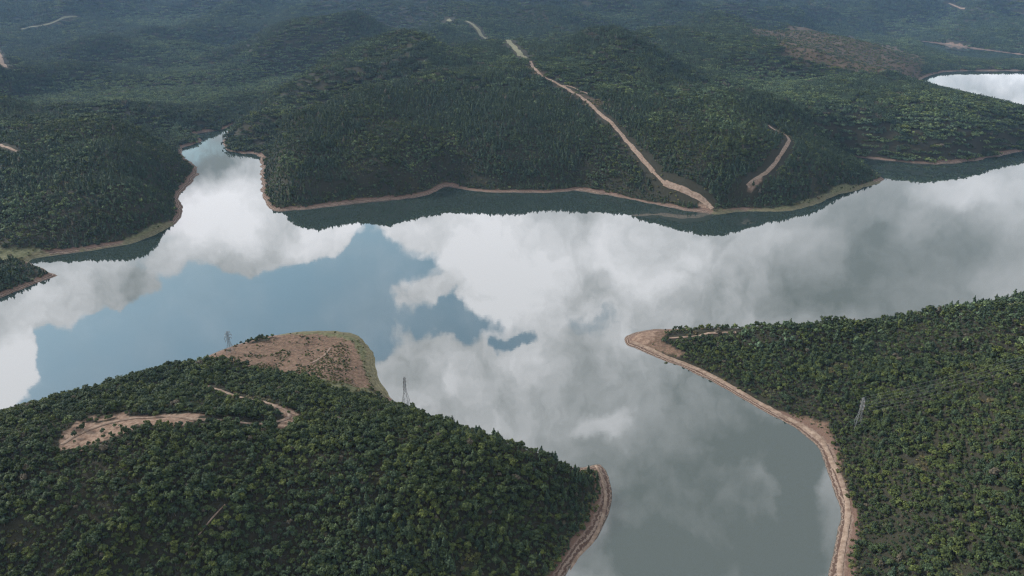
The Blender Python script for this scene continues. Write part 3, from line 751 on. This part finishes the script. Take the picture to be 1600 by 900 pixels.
single_trees('broadleaf', 300, 'broadleaf_tree', 'broadleaf tree', 'leafy tree', 'broadleaf trees of the near slopes')
single_trees('pine', 120, 'pine_tree', 'pine tree', 'pointed pine', 'pines of the near slopes')

# trees that stand out by themselves
def special(kind, px, py, s, name, cat, label, seed, sink=0.1, stretch=1.0):
    x, y = hit(px, py); root = bpy.data.objects.new(name, None); COL.objects.link(root)
    root.location = (x, y, float(ground(x, y)) - sink); root.scale = (s, s, s * stretch); tag(root, label, cat)
    link_mesh('crown', crown_mesh(kind, seed), CROWN[kind][1], root)
    if kind != 'shrub': link_mesh('trunk', trunk_mesh(kind, seed), M_BARK, root)
    return root
special('broadleaf', 108, 668, 1.5, 'broadleaf_tree', 'broadleaf tree', 'lone dark leafy tree standing on the bare dirt clearing', 301)
special('broadleaf', 190, 593, 1.9, 'broadleaf_tree', 'broadleaf tree', 'big round dark tree breaking the left hill skyline against blue water', 302)
special('broadleaf', 490, 612, 1.5, 'broadleaf_tree', 'broadleaf tree', 'round dark tree by the bright green grass above the red headland', 303)
special('pine', 779, 682, 1.35, 'pine_tree', 'pine tree', 'tallest dark pine on the left hill skyline against the grey water', 304)
special('pine', 845, 706, 1.2, 'pine_tree', 'pine tree', 'dark pine on the skyline just left of the rusty bank tip', 305)
special('shrub', 1041, 567, 1.5, 'waterside_bush', 'bush', 'small dark bush standing in the water off the right bank', 306)
special('broadleaf', 1120, 329, 1.9, 'broadleaf_tree', 'broadleaf tree', 'bushy tree at the foot of the far dirt track by the shore', 307)

# ------------------------------------------------------------------ the rest of the wood: one mass per kind
def forest(name, kind, models, tilt=0.08):
    P = pts[kind]; rg = np.random.default_rng(5)
    me = bpy.data.meshes.new(name); me.vertices.add(len(P))
    co = np.column_stack([P[:, 0], P[:, 1], ground(P[:, 0], P[:, 1]) - 0.15]).astype(np.float32); me.vertices.foreach_set('co', co.ravel())
    me.attributes.new('model', 'INT', 'POINT').data.foreach_set('value', P[:, 4].astype(np.int32))
    q = 0.8 + 0.45 * rg.random((len(P), 2)); sc = np.column_stack([P[:, 2] * q[:, 0], P[:, 2] * q[:, 1], P[:, 2] * ((0.8 if kind != 'pine' else 0.62) + 0.4 * rg.random(len(P)))]).astype(np.float32)
    me.attributes.new('size', 'FLOAT_VECTOR', 'POINT').data.foreach_set('vector', sc.ravel())
    rt = np.column_stack([tilt * rg.standard_normal(len(P)), tilt * rg.standard_normal(len(P)), P[:, 3]]).astype(np.float32)
    me.attributes.new('turn', 'FLOAT_VECTOR', 'POINT').data.foreach_set('vector', rt.ravel())
    o = bpy.data.objects.new(name, me); COL.objects.link(o); tag(o, kind='stuff')
    ng = bpy.data.node_groups.new(name, 'GeometryNodeTree')
    ng.interface.new_socket('Geometry', in_out='INPUT', socket_type='NodeSocketGeometry'); ng.interface.new_socket('Geometry', in_out='OUTPUT', socket_type='NodeSocketGeometry')
    N, L = ng.nodes, ng.links
    gi, go = N.new('NodeGroupInput'), N.new('NodeGroupOutput')
    bag = N.new('GeometryNodeGeometryToInstance')
    for mm in reversed(models):
        po = bpy.data.objects.new(mm.name, mm)          # model of one tree; not in the scene itself
        oi = N.new('GeometryNodeObjectInfo'); oi.inputs['Object'].default_value = po; oi.inputs['As Instance'].default_value = False
        L.new(oi.outputs['Geometry'], bag.inputs[0])
    ip = N.new('GeometryNodeInstanceOnPoints'); ip.inputs['Pick Instance'].default_value = True
    L.new(gi.outputs[0], ip.inputs['Points']); L.new(bag.outputs[0], ip.inputs['Instance'])
    for nm, dt, sock in (('model', 'INT', 'Instance Index'), ('size', 'FLOAT_VECTOR', 'Scale'), ('turn', 'FLOAT_VECTOR', 'Rotation')):
        na = N.new('GeometryNodeInputNamedAttribute'); na.data_type = dt; na.inputs[0].default_value = nm
        L.new(na.outputs[0], ip.inputs[sock])
    L.new(ip.outputs[0], go.inputs[0])
    md = o.modifiers.new('stand', 'NODES'); md.node_group = ng
    print(name, len(P))
    return o
for kind, name in (('broadleaf', 'broadleaf_forest'), ('pine', 'pine_forest')):
    forest(name, kind, [forest_mesh(kind, 1000 + k, 0) for k in range(LEV0)] + [forest_mesh(kind, 2000 + k, 1) for k in range(LEV1)] + [clump_mesh(kind, 3000 + k) for k in range(STANDS)]
           + ([forest_mesh('pale', 5000 + k, 1) for k in range(3)] + [clump_mesh('pale', 5100 + k) for k in range(3)] if kind == 'broadleaf' else []))
forest('scrub', 'shrub', [forest_mesh('shrub', 4000 + k, 0) for k in range(4)] + [forest_mesh('shrub', 4100 + k, 1) for k in range(4)], 0.15)

# ------------------------------------------------------------------ power line
def bar(b, p, q, r): b.tube(p, q, r, r, 0, 4)
LEGH, BODY = 0.5, 0.95
def half_width(f, bw):                                # half the tower's width at height fraction f
    return bw + (0.85 - bw) * (f / LEGH) if f < LEGH else 0.85 + (0.5 - 0.85) * (f - LEGH) / (1 - LEGH)
def pylon(px, py, h, yaw, label, bw=2.9):
    x, y = hit(px, py); z = float(ground(x, y))
    root = bpy.data.objects.new('lattice_pylon', None); COL.objects.link(root); root.location = (x, y, z - 0.3); root.rotation_euler = (0, 0, yaw)
    tag(root, label, 'pylon', 'steel pylons of the power line')
    corner = lambda f, k: np.array([(half_width(f, bw)) * (1, 1, -1, -1)[k], half_width(f, bw) * (1, -1, -1, 1)[k], f * h])
    for k in range(4):
        b = Builder(); bar(b, corner(0, k), corner(LEGH, k), 0.13); bar(b, corner(LEGH, k), corner(BODY, k), 0.12)
        link_mesh('leg', b.mesh('leg', [M_STEEL]), M_STEEL, root)
    b = Builder(); lev = [0, 0.17, 0.34, 0.5, 0.6, 0.69, 0.78, 0.87, 0.95]
    for f0, f1 in zip(lev[:-1], lev[1:]):
        for k in range(4):
            j = (k + 1) % 4; r = 0.06
            bar(b, corner(f0, k), corner(f1, j), r); bar(b, corner(f0, j), corner(f1, k), r); bar(b, corner(f1, k), corner(f1, j), r)
    link_mesh('bracing', b.mesh('bracing', [M_STEEL]), M_STEEL, root)
    b = Builder()
    for k in range(4): bar(b, corner(BODY, k), (0, 0, h), 0.12)
    link_mesh('peak', b.mesh('peak', [M_STEEL]), M_STEEL, root)
    tips = []
    for f, reach in ((0.66, 3.4), (0.78, 4.0), (0.90, 3.0)):
        for sgn in (-1, 1):
            b = Builder(); tip = np.array([0, sgn * reach, f * h + 0.25]); hw = half_width(f, bw)
            for q in (-1, 1):
                bar(b, (q * hw, sgn * hw, f * h), tip, 0.10); bar(b, (q * hw, sgn * hw, f * h + 1.3), tip, 0.08)
            m1 = 0.5 * (np.array([hw, sgn * hw, f * h]) + tip); m2 = 0.5 * (np.array([-hw, sgn * hw, f * h]) + tip); bar(b, m1, m2, 0.06)
            arm = link_mesh('cross_arm', b.mesh('cross_arm', [M_STEEL]), M_STEEL, root)
            b = Builder(); b.tube(tip, tip - (0, 0, 0.5), 0.06, 0.13, 0, 6)
            for q in range(3): b.tube(tip - (0, 0, 0.5 + 0.4 * q), tip - (0, 0, 0.9 + 0.4 * q), 0.16, 0.10, 0, 6)
            link_mesh('insulator', b.mesh('insulator', [M_GLASS]), M_GLASS, arm); tips.append(tip - (0, 0, 1.7))
    tips.append(np.array([0, 0, h]))
    c, s = math.cos(yaw), math.sin(yaw)
    return [np.array([x + c * t[0] - s * t[1], y + s * t[0] + c * t[1], z - 0.3 + t[2]]) for t in tips]
P1, P2, P3, P4 = hit(361, 553), hit(634, 627), hit(1339, 668), hit(1750, 560)
yaw = lambda a, b: math.atan2(b[1] - a[1], b[0] - a[0])
pylon(361, 553, 22.0, yaw(P1, P2), 'distant dark lattice pylon at the edge of the red headland, against blue water')
pylon(634, 627, 25.0, yaw(P2, P3), 'grey lattice pylon on the left hill skyline against cloud reflections')
t3 = pylon(1339, 668, 25.0, yaw(P3, P4), 'pale lattice pylon among trees on the right hillside', 2.6)
t4 = pylon(1750, 560, 25.0, yaw(P3, P4), 'lattice pylon further up the right hillside beyond the cables')
for k, (p, q) in enumerate(zip(t3, t4)):
    b = Builder(); n = 24; last = None
    for i in range(n + 1):
        f = i / n; c = p + (q - p) * f; c = c - np.array([0, 0, 4.5 * 4 * f * (1 - f) * (0.5 if k == 6 else 1.0)])
        if last is not None: b.tube(last, c, 0.07, 0.07, 0, 4)
        last = c
    o = link_mesh('power_cable', b.mesh('power_cable', [M_WIRE]), M_WIRE)
    tag(o, 'thin cable sagging above the trees uphill from the pale pylon', 'cable', 'cables of the power line')

# dead stem on the skyline of the right hill
x, y = hit(1147, 512); b = Builder(); rg = np.random.default_rng(3)
b.tube((0, 0, -0.5), (0.1, 0, 5.5), 0.4, 0.3); b.tube((0.1, 0, 5.5), (0.0, 0.1, 8.2), 0.3, 0.2)
for k in range(6): a_ = k * 1.3; b.tube((0.05, 0, 4.6 + 0.5 * k), (1.3 * math.cos(a_), 1.3 * math.sin(a_), 5.6 + 0.5 * k), 0.16, 0.1, 0, 4)
o = link_mesh('tree_stump', b.mesh('tree_stump', [M_DEAD]), M_DEAD); o.location = (x, y, float(ground(x, y)))
tag(o, 'dark dead tree stem standing above the right hill skyline', 'dead tree')

# ------------------------------------------------------------------ air
HAZE = 0.00003
if HAZE > 0:
    m, t = material('air'); vol = t.n('ShaderNodeVolumePrincipled', {'Color': (0.36, 0.62, 1.0, 1), 'Density': HAZE, 'Anisotropy': 0.0})
    t.n('ShaderNodeOutputMaterial', {1: vol.outputs[0]})
    X, Y0, Y1, Z0, Z1 = 16500, -16500, 16500, -12, max(float(GZ.max()) + 30, CAM_H + 30)
    v = [(sx * X, yy, zz) for zz in (Z0, Z1) for yy in (Y0, Y1) for sx in (-1, 1)]
    hm = mesh_np('haze', v, [(0, 2, 3, 1), (4, 5, 7, 6), (0, 1, 5, 4), (2, 6, 7, 3), (0, 4, 6, 2), (1, 3, 7, 5)])
    tag(link_mesh('haze', hm, m), kind='stuff')
print('ground max', GZ.max(), {k: len(v) for k, v in pts.items()})
